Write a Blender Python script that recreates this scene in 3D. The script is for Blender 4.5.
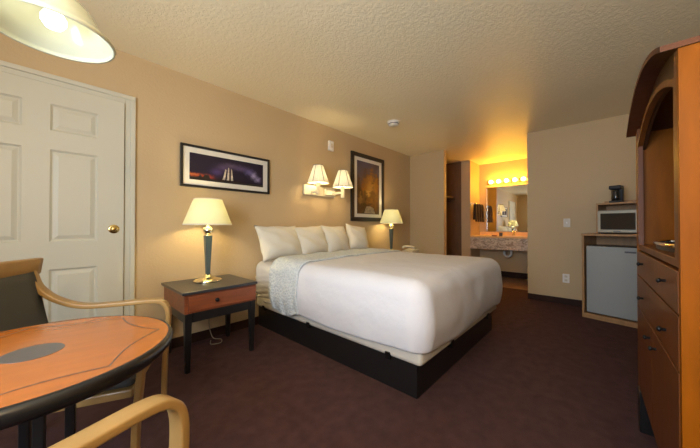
import bpy, bmesh, math, random
from mathutils import Vector, Matrix, noise
random.seed(7)
for o in list(bpy.data.objects): bpy.data.objects.remove(o)
S = bpy.context.scene
COL = S.collection
PI = math.pi

# ------------------------------------------------------------------ camera
cam = bpy.data.objects.new('camera', bpy.data.cameras.new('camera'))
COL.objects.link(cam)
cam.data.sensor_width = 36.0
cam.data.lens = 275.0 / 700.0 * 36.0
cam.data.clip_start = 0.02
YAW = math.radians(42.5)
PITCH = math.atan(2.5 / 275.0)
cam.location = (0, 0, 1.08)
cam.rotation_euler = (PI / 2 + PITCH, 0, YAW - PI / 2)
S.camera = cam

# ------------------------------------------------------------------ world, daylight, exposure
S.view_settings.view_transform = 'Standard'
S.view_settings.look = 'None'
S.view_settings.gamma = 1.0
S.view_settings.use_curve_mapping = False
S.view_settings.exposure = 0.95
w = bpy.data.worlds.new('sky'); S.world = w; w.use_nodes = True
w.node_tree.nodes['Background'].inputs[0].default_value = (0.55, 0.72, 1.0, 1)
w.node_tree.nodes['Background'].inputs[1].default_value = 0.6

def light(name, kind, loc, power, color, size=0.04, rot=None, sy=None, parent=None, spread=None):
    d = bpy.data.lights.new(name, kind); d.energy = power; d.color = color
    if kind == 'AREA':
        d.shape = 'RECTANGLE'; d.size = size; d.size_y = sy or size
        if spread: d.spread = spread
    else:
        d.shadow_soft_size = size
    o = bpy.data.objects.new(name, d); COL.objects.link(o); o.location = loc
    if rot: o.rotation_euler = rot
    if parent: o.parent = parent
    return o
WARM = (1.0, 0.76, 0.40)
WX, WY0, WY1, WZ0, WZ1 = -1.10, -0.30, 1.15, 0.75, 2.15      # the window behind the camera
light('daylight', 'AREA', (WX - 0.16, (WY0 + WY1) / 2, (WZ0 + WZ1) / 2), 52, (0.70, 0.83, 1.0),
      WY1 - WY0, (0, -PI / 2, 0), WZ1 - WZ0)
bpy.data.objects['daylight'].data.size, bpy.data.objects['daylight'].data.size_y = WZ1 - WZ0, WY1 - WY0
P_PENDANT, P_LAMP, P_SCONCE, P_VANITY = 0.10, 6.6, 3.4, 14.0
light('unseen_fill_light', 'POINT', (-0.75, -0.55, 1.95), 24, (1.0, 0.80, 0.48), 0.14)  # added warm fill behind the camera; no lamp stands there

# ------------------------------------------------------------------ materials
def mat(name, col, rough=0.6, metal=0.0, bump=0.0, scale=80.0, var=0.0, vscale=6.0, spec=0.5, coat=0.0,
        emit=None, estr=0.0, stretch=(1, 1, 1), detail=3.0, ior=None, trans=0.0):
    m = bpy.data.materials.new(name); m.use_nodes = True
    nt = m.node_tree; N = nt.nodes; L = nt.links; b = N['Principled BSDF']
    b.inputs['Base Color'].default_value = (*col, 1)
    b.inputs['Roughness'].default_value = rough; b.inputs['Metallic'].default_value = metal
    b.inputs['Specular IOR Level'].default_value = spec
    b.inputs['Coat Weight'].default_value = coat; b.inputs['Coat Roughness'].default_value = 0.12
    b.inputs['Transmission Weight'].default_value = trans
    if ior: b.inputs['IOR'].default_value = ior
    if emit:
        b.inputs['Emission Color'].default_value = (*emit, 1); b.inputs['Emission Strength'].default_value = estr
    if bump or var:
        tc = N.new('ShaderNodeTexCoord'); mp = N.new('ShaderNodeMapping'); mp.inputs['Scale'].default_value = stretch
        L.new(tc.outputs['Object'], mp.inputs['Vector'])
    if bump:
        n = N.new('ShaderNodeTexNoise'); n.inputs['Scale'].default_value = scale; n.inputs['Detail'].default_value = detail
        L.new(mp.outputs[0], n.inputs['Vector'])
        bp = N.new('ShaderNodeBump'); bp.inputs['Strength'].default_value = bump; bp.inputs['Distance'].default_value = 0.01
        L.new(n.outputs['Fac'], bp.inputs['Height']); L.new(bp.outputs[0], b.inputs['Normal'])
    if var:
        n2 = N.new('ShaderNodeTexNoise'); n2.inputs['Scale'].default_value = vscale; n2.inputs['Detail'].default_value = 5
        L.new(mp.outputs[0], n2.inputs['Vector'])
        r = N.new('ShaderNodeValToRGB'); r.color_ramp.elements[0].position = 0.3; r.color_ramp.elements[1].position = 0.7
        r.color_ramp.elements[0].color = (*[c * (1 - var) for c in col], 1)
        r.color_ramp.elements[1].color = (*[min(1, c * (1 + var)) for c in col], 1)
        L.new(n2.outputs['Fac'], r.inputs[0]); L.new(r.outputs[0], b.inputs['Base Color'])
    return m

M = {}
M['wall'] = mat('tan_wall_paint', (0.57, 0.42, 0.235), 0.55, bump=0.22, scale=70, spec=0.35)
M['carpet'] = mat('carpet', (0.098, 0.049, 0.046), 0.95, bump=0.9, scale=260, var=0.14, vscale=14, spec=0.1)
M['vinyl'] = mat('brown_vinyl', (0.26, 0.15, 0.09), 0.45, var=0.2, vscale=12)
M['white_paint'] = mat('white_door_paint', (0.58, 0.56, 0.45), 0.45)
M['dark_base'] = mat('dark_baseboard', (0.035, 0.016, 0.011), 0.6, spec=0.15)
M['black_wood'] = mat('black_wood', (0.012, 0.011, 0.011), 0.32, spec=0.5)
M['black_top'] = mat('black_laminate_top', (0.035, 0.036, 0.04), 0.28, spec=0.6)
M['cherry'] = mat('cherry_wood', (0.24, 0.066, 0.024), 0.35, var=0.22, vscale=5, stretch=(1, 6, 8), coat=0.2)
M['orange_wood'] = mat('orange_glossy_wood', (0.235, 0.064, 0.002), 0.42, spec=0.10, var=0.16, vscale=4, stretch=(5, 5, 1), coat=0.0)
M['armoire_shaded'] = mat('shaded_front_wood', (0.145, 0.042, 0.008), 0.45, spec=0.25, var=0.14, vscale=4, stretch=(5, 5, 1), coat=0.2)  # armoire wood with the front's shade painted in as a darker base
M['crown_wood'] = mat('dark_red_wood', (0.10, 0.027, 0.009), 0.42, var=0.2, vscale=5, spec=0.25)
M['bay_shaded'] = mat('shaded_bay_wood', (0.055, 0.022, 0.009), 0.5, var=0.2, vscale=5, spec=0.3)  # darker wood paints in the shade inside the bay and under the crown
M['oak'] = mat('light_oak', (0.42, 0.225, 0.09), 0.45, var=0.15, vscale=5, stretch=(6, 6, 1))
M['bent'] = mat('bent_beech_wood', (0.42, 0.25, 0.085), 0.35, var=0.10, vscale=5, stretch=(2, 2, 2), coat=0.25)
M['grey_fabric'] = mat('charcoal_fabric', (0.10, 0.102, 0.098), 0.9, bump=0.4, scale=400, spec=0.2)
M['brass'] = mat('brass', (0.78, 0.56, 0.22), 0.22, 1.0)
M['pale_brass'] = mat('pale_polished_brass', (0.80, 0.75, 0.56), 0.16, 1.0)
M['green_column'] = mat('grey_green_lacquer', (0.075, 0.105, 0.095), 0.3, spec=0.6)
M['black_metal'] = mat('black_metal', (0.01, 0.01, 0.01), 0.35, 0.4)
M['sheet'] = mat('white_sheet', (0.66, 0.64, 0.60), 0.85, bump=0.6, scale=16, spec=0.2)
M['duvet'] = mat('white_bedspread', (0.72, 0.71, 0.73), 0.85, bump=0.7, scale=9, spec=0.2, detail=6)
M['box_spring'] = mat('cream_box_spring_cover', (0.62, 0.58, 0.50), 0.85, bump=0.2, scale=60, spec=0.2)
M['pillow'] = mat('white_pillowcase', (0.70, 0.66, 0.55), 0.85, bump=0.8, scale=10, spec=0.2, detail=5)
M['frame'] = mat('black_picture_frame', (0.016, 0.013, 0.012), 0.3)
M['matboard'] = mat('ivory_mat_board', (0.74, 0.70, 0.60), 0.8)
M['plastic'] = mat('white_plastic', (0.80, 0.77, 0.70), 0.4)
M['almond'] = mat('almond_plastic', (0.62, 0.55, 0.42), 0.4)
M['fridge'] = mat('grey_fridge_door', (0.36, 0.37, 0.35), 0.45, bump=0.1, scale=300)
M['dark_plastic'] = mat('black_plastic', (0.018, 0.018, 0.02), 0.3)
M['microwave'] = mat('silver_plastic', (0.42, 0.39, 0.31), 0.35, 0.3)
M['mw_glass'] = mat('dark_window_glass', (0.025, 0.024, 0.022), 0.12, spec=0.7)
M['badge'] = mat('badge_grey', (0.10, 0.10, 0.11), 0.3)
M['chrome'] = mat('chrome', (0.75, 0.75, 0.75), 0.12, 1.0)
M['mirror'] = mat('mirror_silver', (0.90, 0.90, 0.88), 0.01, 1.0)
M['counter'] = mat('orange_lit_counter', (0.85, 0.56, 0.26), 0.3)  # beige laminate with the bulbs' orange light put into its colour
M['hanger'] = mat('dark_hanger', (0.02, 0.014, 0.012), 0.4)
M['glass_dark'] = mat('smoky_carafe', (0.02, 0.02, 0.02), 0.08, spec=0.8)
M['bulb'] = mat('lit_bulb', (1, 1, 1), 0.5, emit=(1.0, 0.85, 0.6), estr=10)
M['pend_bulb'] = mat('pendant_bulb', (1, 1, 1), 0.5, emit=(1.0, 0.97, 0.82), estr=3.5)
M['globe'] = mat('vanity_globe', (1, 1, 1), 0.3, emit=(1.0, 0.54, 0.08), estr=9)
M['pipe'] = mat('white_pipe', (0.7, 0.68, 0.62), 0.35)
M['inlay'] = mat('grey_inlay', (0.085, 0.075, 0.07), 0.3, coat=0.3)
M['clear'] = mat('window_glass', (1, 1, 1), 0.0, trans=1.0, ior=1.0)
M['curtain'] = mat('dark_curtain', (0.05, 0.055, 0.06), 0.9)

def ceiling_mat():
    m = mat('knockdown_ceiling', (0.90, 0.80, 0.56), 0.40, spec=0.6)
    nt = m.node_tree; N = nt.nodes; L = nt.links; b = N['Principled BSDF']
    tc = N.new('ShaderNodeTexCoord')
    n = N.new('ShaderNodeTexNoise'); n.inputs['Scale'].default_value = 42; n.inputs['Detail'].default_value = 4
    n.inputs['Distortion'].default_value = 0.6
    L.new(tc.outputs['Object'], n.inputs['Vector'])
    r = N.new('ShaderNodeValToRGB'); r.color_ramp.elements[0].position = 0.44; r.color_ramp.elements[1].position = 0.56
    L.new(n.outputs['Fac'], r.inputs[0])
    bp = N.new('ShaderNodeBump'); bp.inputs['Strength'].default_value = 0.26; bp.inputs['Distance'].default_value = 0.006
    L.new(r.outputs[0], bp.inputs['Height']); L.new(bp.outputs[0], b.inputs['Normal'])
    return m
M['ceiling'] = ceiling_mat()

def shade_mat(name, col, tr=0.55, emit=(1.0, 0.85, 0.45), es=0.0, rough=0.8):
    m = bpy.data.materials.new(name); m.use_nodes = True
    nt = m.node_tree; N = nt.nodes; L = nt.links
    b = N['Principled BSDF']; out = N['Material Output']
    b.inputs['Base Color'].default_value = (*col, 1); b.inputs['Roughness'].default_value = rough
    b.inputs['Emission Color'].default_value = (*emit, 1); b.inputs['Emission Strength'].default_value = es
    t = N.new('ShaderNodeBsdfTranslucent'); t.inputs[0].default_value = (*col, 1)
    x = N.new('ShaderNodeMixShader'); x.inputs[0].default_value = tr
    L.new(b.outputs[0], x.inputs[1]); L.new(t.outputs[0], x.inputs[2]); L.new(x.outputs[0], out.inputs[0])
    return m
M['shade'] = shade_mat('ivory_fabric_shade', (0.74, 0.74, 0.47), 0.12)
M['sconce_shade'] = shade_mat('white_pleated_shade', (0.82, 0.78, 0.64), 0.12)
M['enamel'] = mat('cream_enamel', (0.72, 0.64, 0.46), 0.35)
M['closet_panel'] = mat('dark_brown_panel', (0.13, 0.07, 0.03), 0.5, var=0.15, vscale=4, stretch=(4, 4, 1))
M['towel'] = mat('dark_towel', (0.035, 0.02, 0.015), 0.95, bump=0.5, scale=150)
M['cord'] = mat('tan_cord', (0.30, 0.24, 0.17), 0.5)
M['rib'] = mat('shade_seam', (0.10, 0.085, 0.05), 0.7)
M['opal'] = shade_mat('opal_glass', (0.78, 0.79, 0.58), 0.10, rough=0.12)

def coverlet_mat():
    m = mat('pale_blue_quilt', (0.50, 0.56, 0.58), 0.9, spec=0.2)
    nt = m.node_tree; N = nt.nodes; L = nt.links; b = N['Principled BSDF']
    tc = N.new('ShaderNodeTexCoord')
    v = N.new('ShaderNodeTexVoronoi'); v.inputs['Scale'].default_value = 48
    L.new(tc.outputs['Object'], v.inputs['Vector'])
    r = N.new('ShaderNodeValToRGB'); r.color_ramp.elements[0].position = 0.1; r.color_ramp.elements[1].position = 0.6
    r.color_ramp.elements[0].color = (0.46, 0.51, 0.55, 1); r.color_ramp.elements[1].color = (0.62, 0.66, 0.67, 1)
    L.new(v.outputs['Distance'], r.inputs[0]); L.new(r.outputs[0], b.inputs['Base Color'])
    bp = N.new('ShaderNodeBump'); bp.inputs['Strength'].default_value = 0.5; bp.inputs['Distance'].default_value = 0.01
    L.new(v.outputs['Distance'], bp.inputs['Height']); L.new(bp.outputs[0], b.inputs['Normal'])
    return m
M['coverlet'] = coverlet_mat()

def stone_mat():
    m = mat('stone_pattern_laminate', (0.5, 0.45, 0.4), 0.4)
    nt = m.node_tree; N = nt.nodes; L = nt.links; b = N['Principled BSDF']
    tc = N.new('ShaderNodeTexCoord'); mp = N.new('ShaderNodeMapping'); mp.inputs['Scale'].default_value = (1, 1, 1.8)
    n = N.new('ShaderNodeTexNoise'); n.inputs['Scale'].default_value = 15; n.inputs['Detail'].default_value = 8
    n.inputs['Distortion'].default_value = 1.2
    r = N.new('ShaderNodeValToRGB'); r.color_ramp.elements[0].position = 0.40; r.color_ramp.elements[1].position = 0.58
    r.color_ramp.elements[0].color = (0.36, 0.26, 0.17, 1); r.color_ramp.elements[1].color = (0.72, 0.60, 0.44, 1)
    L.new(tc.outputs['Object'], mp.inputs[0]); L.new(mp.outputs[0], n.inputs[0]); L.new(n.outputs['Fac'], r.inputs[0])
    L.new(r.outputs[0], b.inputs['Base Color'])
    return m
M['stone'] = stone_mat()

def blob_mat(name, base, blobs, rough=0.25, noise_amt=0.5, nscale=7.0, stretch=(1, 1, 1)):
    """flat artwork: soft coloured blobs (x, z, sx, sz, colour) added to a base, in the print's own 0..1 frame"""
    m = bpy.data.materials.new(name); m.use_nodes = True
    nt = m.node_tree; N = nt.nodes; L = nt.links; b = N['Principled BSDF']; b.inputs['Roughness'].default_value = rough
    tc = N.new('ShaderNodeTexCoord'); sp = N.new('ShaderNodeSeparateXYZ'); L.new(tc.outputs['Generated'], sp.inputs[0])
    nz = N.new('ShaderNodeTexNoise'); nz.inputs['Scale'].default_value = nscale; nz.inputs['Detail'].default_value = 6
    mp = N.new('ShaderNodeMapping'); mp.inputs['Scale'].default_value = stretch
    L.new(tc.outputs['Generated'], mp.inputs[0]); L.new(mp.outputs[0], nz.inputs[0])
    def mth(op, a, c=None):
        q = N.new('ShaderNodeMath'); q.operation = op
        for i, v in enumerate((a, c)):
            if v is None: continue
            if isinstance(v, (int, float)): q.inputs[i].default_value = v
            else: L.new(v, q.inputs[i])
        return q.outputs[0]
    wob = mth('MULTIPLY', mth('SUBTRACT', nz.outputs['Fac'], 0.5), noise_amt)
    cur = None
    for (bx_, bz, sx, sz, c) in blobs:
        dx = mth('DIVIDE', mth('SUBTRACT', mth('ADD', sp.outputs[0], mth('MULTIPLY', wob, 0.4)), bx_), sx)
        dz = mth('DIVIDE', mth('SUBTRACT', mth('ADD', sp.outputs[2], wob), bz), sz)
        e = mth('EXPONENT', mth('MULTIPLY', mth('ADD', mth('MULTIPLY', dx, dx), mth('MULTIPLY', dz, dz)), -1.0))
        mx = N.new('ShaderNodeMixRGB'); mx.inputs[2].default_value = (*c, 1)
        if cur is None: mx.inputs[1].default_value = (*base, 1)
        else: L.new(cur, mx.inputs[1])
        L.new(e, mx.inputs[0]); cur = mx.outputs[0]
    L.new(cur, b.inputs['Base Color'])
    return m
M['night_print'] = blob_mat('night_sky_print', (0.022, 0.016, 0.030), [
    (0.10, 0.16, 0.12, 0.08, (0.34, 0.07, 0.03)), (0.02, 0.20, 0.06, 0.05, (0.45, 0.12, 0.04)), (0.24, 0.14, 0.05, 0.07, (0.30, 0.05, 0.04)),
    (0.33, 0.40, 0.07, 0.13, (0.07, 0.045, 0.14)), (0.42, 0.60, 0.08, 0.12, (0.09, 0.06, 0.13)), (0.52, 0.72, 0.10, 0.10, (0.10, 0.07, 0.12)),
    (0.66, 0.68, 0.09, 0.10, (0.09, 0.06, 0.14)), (0.78, 0.58, 0.06, 0.12, (0.13, 0.10, 0.24)),
    (0.85, 0.45, 0.04, 0.12, (0.34, 0.30, 0.50)), (0.91, 0.30, 0.04, 0.10, (0.28, 0.24, 0.42)),
    (0.10, 0.02, 0.14, 0.09, (0.01, 0.008, 0.008)), (0.50, 0.0, 0.30, 0.12, (0.025, 0.016, 0.01))], noise_amt=0.16, nscale=9, stretch=(3, 1, 1))
M['pale_rock'] = mat('pale_lit_rock_print', (0.50, 0.43, 0.34), 0.4, var=0.5, vscale=40)
M['falls'] = mat('pale_water_print', (0.26, 0.20, 0.13), 0.4, var=0.5, vscale=25)
M['canyon_print'] = blob_mat('canyon_print', (0.085, 0.045, 0.02), [
    (0.35, 0.95, 0.65, 0.16, (0.10, 0.085, 0.13)), (0.12, 0.74, 0.18, 0.20, (0.12, 0.09, 0.11)), (0.95, 0.84, 0.2, 0.10, (0.10, 0.085, 0.12)),
    (0.58, 0.72, 0.14, 0.12, (0.30, 0.13, 0.03)), (0.60, 0.56, 0.26, 0.13, (0.50, 0.23, 0.045)), (0.70, 0.60, 0.08, 0.05, (0.16, 0.07, 0.02)), (0.48, 0.43, 0.13, 0.07, (0.70, 0.38, 0.08)), (0.66, 0.40, 0.06, 0.05, (0.18, 0.08, 0.02)),
    (0.30, 0.50, 0.12, 0.09, (0.32, 0.12, 0.02)), (0.85, 0.55, 0.10, 0.16, (0.34, 0.14, 0.025)), (0.15, 0.28, 0.13, 0.06, (0.30, 0.15, 0.04)),
    (0.62, 0.26, 0.22, 0.07, (0.26, 0.11, 0.02)), (0.30, 0.12, 0.10, 0.10, (0.05, 0.03, 0.01)), (0.82, 0.16, 0.10, 0.14, (0.20, 0.09, 0.02))],
    noise_amt=0.55, nscale=5, stretch=(1, 1, 2.2))

# ------------------------------------------------------------------ mesh helpers
def nb(): return bmesh.new()
def box(bm, c0, c1, bev=0.0, seg=2, mtx=None):
    t = bmesh.new()
    x0, y0, z0 = c0; x1, y1, z1 = c1
    vs = [t.verts.new(p) for p in [(x0, y0, z0), (x1, y0, z0), (x1, y1, z0), (x0, y1, z0), (x0, y0, z1), (x1, y0, z1), (x1, y1, z1), (x0, y1, z1)]]
    for f in [(0, 3, 2, 1), (4, 5, 6, 7), (0, 1, 5, 4), (1, 2, 6, 5), (2, 3, 7, 6), (3, 0, 4, 7)]: t.faces.new([vs[i] for i in f])
    bmesh.ops.recalc_face_normals(t, faces=t.faces)
    if bev: bmesh.ops.bevel(t, geom=t.edges[:], offset=bev, segments=seg, affect='EDGES', profile=0.5)
    return merge(bm, t, mtx)
def merge(bm, t, mtx=None):
    if mtx: bmesh.ops.transform(t, matrix=mtx, verts=t.verts)
    mp = {v: bm.verts.new(v.co) for v in t.verts}
    for f in t.faces:
        try: bm.faces.new([mp[v] for v in f.verts]).smooth = f.smooth
        except ValueError: pass
    t.free(); return bm
def lathe(bm, prof, c=(0, 0, 0), n=40, mtx=None, cap=False, smooth=True):
    t = bmesh.new(); rings = []
    for (r, z) in prof:
        rings.append([t.verts.new((c[0] + r * math.cos(2 * PI * i / n), c[1] + r * math.sin(2 * PI * i / n), c[2] + z)) for i in range(n)])
    for a, b_ in zip(rings, rings[1:]):
        for i in range(n):
            f = t.faces.new([a[i], a[(i + 1) % n], b_[(i + 1) % n], b_[i]]); f.smooth = smooth
    if cap:
        t.faces.new(rings[0][::-1]); t.faces.new(rings[-1])
    bmesh.ops.recalc_face_normals(t, faces=t.faces)
    return merge(bm, t, mtx)
def sweep(bm, path, sec, upv=None, closed_sec=True, cap=True, smooth=True, scales=None):
    """sweep a section [(a,b)] along a path of points; a runs along the side vector, b along the normal"""
    pts = [Vector(p) for p in path]; rings = []
    side = None
    for i, p in enumerate(pts):
        d = (pts[min(i + 1, len(pts) - 1)] - pts[max(i - 1, 0)]).normalized()
        if upv is not None:
            s = Vector(upv); s = (s - d * s.dot(d)).normalized()
        else:
            if side is None:
                side = d.cross(Vector((0, 0, 1)))
                if side.length < 0.1: side = d.cross(Vector((1, 0, 0)))
            s = (side - d * side.dot(d)).normalized(); side = s
        nrm = d.cross(s); k = scales[i] if scales else 1.0
        rings.append([bm.verts.new(p + s * a * k + nrm * b_ * k) for a, b_ in sec])
    m_ = len(sec)
    for a, b_ in zip(rings, rings[1:]):
        for i in range(m_):
            f = bm.faces.new([a[i], a[(i + 1) % m_], b_[(i + 1) % m_], b_[i]]); f.smooth = smooth
    if cap: bm.faces.new(rings[0][::-1]); bm.faces.new(rings[-1])
    return bm
def circ(r, n=10): return [(r * math.cos(2 * PI * i / n), r * math.sin(2 * PI * i / n)) for i in range(n)]
def rrect(w_, h_, r, n=3):
    o = []
    for cx, cy, a0 in ((w_ / 2 - r, h_ / 2 - r, 0), (-w_ / 2 + r, h_ / 2 - r, PI / 2), (-w_ / 2 + r, -h_ / 2 + r, PI), (w_ / 2 - r, -h_ / 2 + r, 1.5 * PI)):
        for k in range(n + 1): o.append((cx + r * math.cos(a0 + k * PI / 2 / n), cy + r * math.sin(a0 + k * PI / 2 / n)))
    return o
def spline(P, n=8):
    P = [Vector(p) for p in P]; Q = [P[0] * 2 - P[1]] + P + [P[-1] * 2 - P[-2]]; out = []
    for i in range(1, len(Q) - 2):
        for k in range(n):
            t = k / n
            out.append(0.5 * ((2 * Q[i]) + (-Q[i - 1] + Q[i + 1]) * t + (2 * Q[i - 1] - 5 * Q[i] + 4 * Q[i + 1] - Q[i + 2]) * t * t + (-Q[i - 1] + 3 * Q[i] - 3 * Q[i + 1] + Q[i + 2]) * t ** 3))
    out.append(P[-1]); return out
def prism(bm, poly, a0, a1, axis='y', mtx=None, bev=0.0):
    """extrude a 2-D outline between a0 and a1 along an axis"""
    t = bmesh.new()
    def P(u, v, a): return {'y': (u, a, v), 'x': (a, u, v), 'z': (u, v, a)}[axis]
    A = [t.verts.new(P(u, v, a0)) for u, v in poly]; B = [t.verts.new(P(u, v, a1)) for u, v in poly]
    fa = t.faces.new(A); fb = t.faces.new(B[::-1]); n = len(poly)
    for i in range(n): t.faces.new([A[i], B[i], B[(i + 1) % n], A[(i + 1) % n]])
    bmesh.ops.recalc_face_normals(t, faces=t.faces)
    if bev:
        es = list(set(fa.edges[:] + fb.edges[:])); bmesh.ops.bevel(t, geom=es, offset=bev, segments=2, affect='EDGES', profile=0.5)
    return merge(bm, t, mtx)
def obj(name, bm, m, parent=None, loc=(0, 0, 0), rotz=0.0, smooth=False, sub=0, solid=0.0):
    me = bpy.data.meshes.new(name)
    bmesh.ops.recalc_face_normals(bm, faces=bm.faces) if not solid else None
    bm.to_mesh(me); bm.free(); me.materials.append(m)
    if smooth:
        for p in me.polygons: p.use_smooth = True
    o = bpy.data.objects.new(name, me); COL.objects.link(o)
    o.location = loc; o.rotation_euler = (0, 0, rotz)
    if parent: o.parent = parent
    if solid:
        md = o.modifiers.new('thickness', 'SOLIDIFY'); md.thickness = solid; md.offset = -1
    if sub:
        md = o.modifiers.new('smooth', 'SUBSURF'); md.levels = sub; md.render_levels = sub
    return o
def tag(o, label, cat, group=None):
    o['label'] = label; o['category'] = cat
    if group: o['group'] = group
    return o
def thing(name, label, cat, loc=(0, 0, 0), rotz=0.0, group=None):
    o = bpy.data.objects.new(name, None); COL.objects.link(o); o.empty_display_size = 0.1
    o.location = loc; o.rotation_euler = (0, 0, rotz); return tag(o, label, cat, group)
def struct(name, bm, m, parent=None, **k):
    o = obj(name, bm, m, parent, **k)
    if not parent: o['kind'] = 'structure'
    return o
def copy_tree(o, parent=None):
    c = o.copy(); COL.objects.link(c)
    if parent: c.parent = parent
    for ch in list(o.children): copy_tree(ch, c)
    return c
def B(c0, c1, bev=0.0): return box(nb(), c0, c1, bev)

# ------------------------------------------------------------------ the room
CZ = 2.48; HY = 2.82; FX = 4.85; RY = -0.85; VX = 6.60; PX = 6.00; CY = 2.12; OY = 0.825; NX = WX
struct('floor', B((NX - 0.1, RY - 0.1, -0.1), (VX + 0.1, HY + 0.1, 0)), M['carpet'])
struct('trim_1', B((5.45, OY, 0.0), (VX, 2.05, 0.006)), M['vinyl'])
struct('ceiling', B((NX - 0.1, RY - 0.1, CZ), (VX + 0.1, HY + 0.1, CZ + 0.1)), M['ceiling'])
struct('wall_left', B((NX - 0.1, HY, 0), (VX + 0.1, HY + 0.1, CZ)), M['wall'])
struct('wall_right', B((NX - 0.1, RY - 0.1, 0), (FX + 0.1, RY, CZ)), M['wall'])
struct('wall_far', B((FX, RY, 0), (FX + 0.12, OY, CZ)), M['wall'])
struct('wall_alcove_right', B((FX + 0.12, OY - 0.12, 0), (VX, OY, CZ)), M['wall'])
struct('wall_closet_front', B((FX, CY, 0), (FX + 0.10, HY, CZ)), M['wall'])
struct('wall_closet_partition', B((PX, 2.05, 0), (PX + 0.16, HY, CZ)), M['wall'])
struct('wall_alcove_left', B((PX + 0.16, 2.05, 0), (VX, 2.20, CZ)), M['wall'])
struct('wall_vanity', B((VX, OY - 0.12, 0), (VX + 0.1, HY, CZ)), M['wall'])
b_ = nb()
box(b_, (NX - 0.1, RY, 0), (NX, WY0, CZ)); box(b_, (NX - 0.1, WY1, 0), (NX, HY, CZ))
box(b_, (NX - 0.1, WY0, 0), (NX, WY1, WZ0)); box(b_, (NX - 0.1, WY0, WZ1), (NX, WY1, CZ))
struct('wall_near', b_, M['wall'])
b_ = nb()
for a, c in (((WY0, WZ0), (WY1, WZ0 + 0.04)), ((WY0, WZ1 - 0.04), (WY1, WZ1)), ((WY0, WZ0), (WY0 + 0.04, WZ1)), ((WY1 - 0.04, WZ0), (WY1, WZ1)), (((WY0 + WY1) / 2 - 0.02, WZ0), ((WY0 + WY1) / 2 + 0.02, WZ1))):
    box(b_, (NX - 0.08, a[0], a[1]), (NX - 0.03, c[0], c[1]))
struct('window_1', b_, M['white_paint'])
# baseboards
BH = 0.085
struct('baseboard_left', B((0.475, HY - 0.014, 0), (FX, HY, BH), 0.003), M['dark_base'])
struct('baseboard_far', B((FX - 0.014, RY, 0), (FX, OY, BH), 0.003), M['dark_base'])
struct('baseboard_closet', B((FX - 0.014, CY, 0), (FX, HY, BH), 0.003), M['dark_base'])
struct('baseboard_vanity', B((VX - 0.014, OY, 0.006), (VX, 2.05, 0.12), 0.003), M['dark_base'])
struct('baseboard_right', B((NX, RY, 0), (FX, RY + 0.014, BH), 0.003), M['dark_base'])

# door: six raised panels, casing, round brass pull
DX0, DX1, DZ = -0.53, 0.400, 2.065
def six_panel():
    b_ = nb(); y0, y1 = HY - 0.032, HY - 0.001
    cols = [(-0.372, -0.127), (-0.003, 0.242)]
    rows = [(0.23, 0.785), (0.975, 1.61), (1.74, 1.925)]
    xs = [DX0, cols[0][0], cols[0][1], cols[1][0], cols[1][1], DX1 - 0.006]
    zs = [0.012, rows[0][0], rows[0][1], rows[1][0], rows[1][1], rows[2][0], rows[2][1], DZ - 0.006]
    box(b_, (xs[0], y0 + 0.012, zs[0]), (xs[-1], y1, zs[-1]))
    for i in (0, 2, 4): box(b_, (xs[i], y0, zs[0]), (xs[i + 1], y0 + 0.013, zs[-1]), 0.0)
    for (a, c) in cols:
        for j in (0, 2, 4, 6): box(b_, (a, y0, zs[j]), (c, y0 + 0.013, zs[j + 1]), 0.0)
        for (r0, r1) in rows:
            m_ = 0.012
            t = bmesh.new()
            def ring(ins, y): return [t.verts.new(p) for p in ((a + ins, y, r0 + ins), (c - ins, y, r0 + ins), (c - ins, y, r1 - ins), (a + ins, y, r1 - ins))]
            R_ = [ring(0.0, y0 + 0.001), ring(0.012, y0 + 0.0115), ring(0.018, y0 + 0.0115), ring(0.042, y0 + 0.003)]
            for q, s in zip(R_, R_[1:]):
                for k in range(4): t.faces.new([q[k], q[(k + 1) % 4], s[(k + 1) % 4], s[k]])
            t.faces.new(R_[-1]); merge(b_, t)
    return b_
door = struct('door_1', six_panel(), M['white_paint'])
MY = Matrix.Translation((0.334, HY - 0.032, 1.06)) @ Matrix.Rotation(PI / 2, 4, 'X')
b_ = lathe(nb(), [(0.034, 0), (0.034, 0.005), (0.029, 0.008), (0.018, 0.009), (0.0165, 0.022), (0.012, 0.025), (0.0001, 0.025)], n=36, mtx=MY)
obj('door_handle', b_, M['brass'], door)
b_ = nb()                                                   # moulded casing: two steps, mitred by overlap
CW = 0.068
for (x0, z0, x1, z1) in ((DX1, 0, DX1 + CW, DZ + CW), (DX0 - CW, 0, DX0, DZ + CW), (DX0, DZ, DX1, DZ + CW)):
    box(b_, (x0, HY - 0.016, z0), (x1, HY, z1), 0.003)
for (x0, z0, x1, z1) in ((DX1 + 0.034, 0, DX1 + CW, DZ + 0.034), (DX0 - CW, 0, DX0 - 0.034, DZ + 0.034), (DX0 - CW, DZ + 0.034, DX1 + CW, DZ + CW)):
    box(b_, (x0, HY - 0.027, z0), (x1, HY - 0.012, z1), 0.006, 3)
struct('trim_2', b_, M['white_paint'])
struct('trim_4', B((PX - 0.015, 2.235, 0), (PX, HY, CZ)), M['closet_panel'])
# closet shelf and rod
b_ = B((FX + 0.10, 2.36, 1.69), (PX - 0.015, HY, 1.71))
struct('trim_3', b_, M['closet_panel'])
rod = obj('closet_rod', sweep(nb(), [(FX + 0.10, 2.46, 1.63), (PX - 0.015, 2.46, 1.63)], circ(0.014, 12)), M['chrome'])
tag(rod, 'metal hanging rod under the shelf in the open closet', 'rod')

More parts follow.
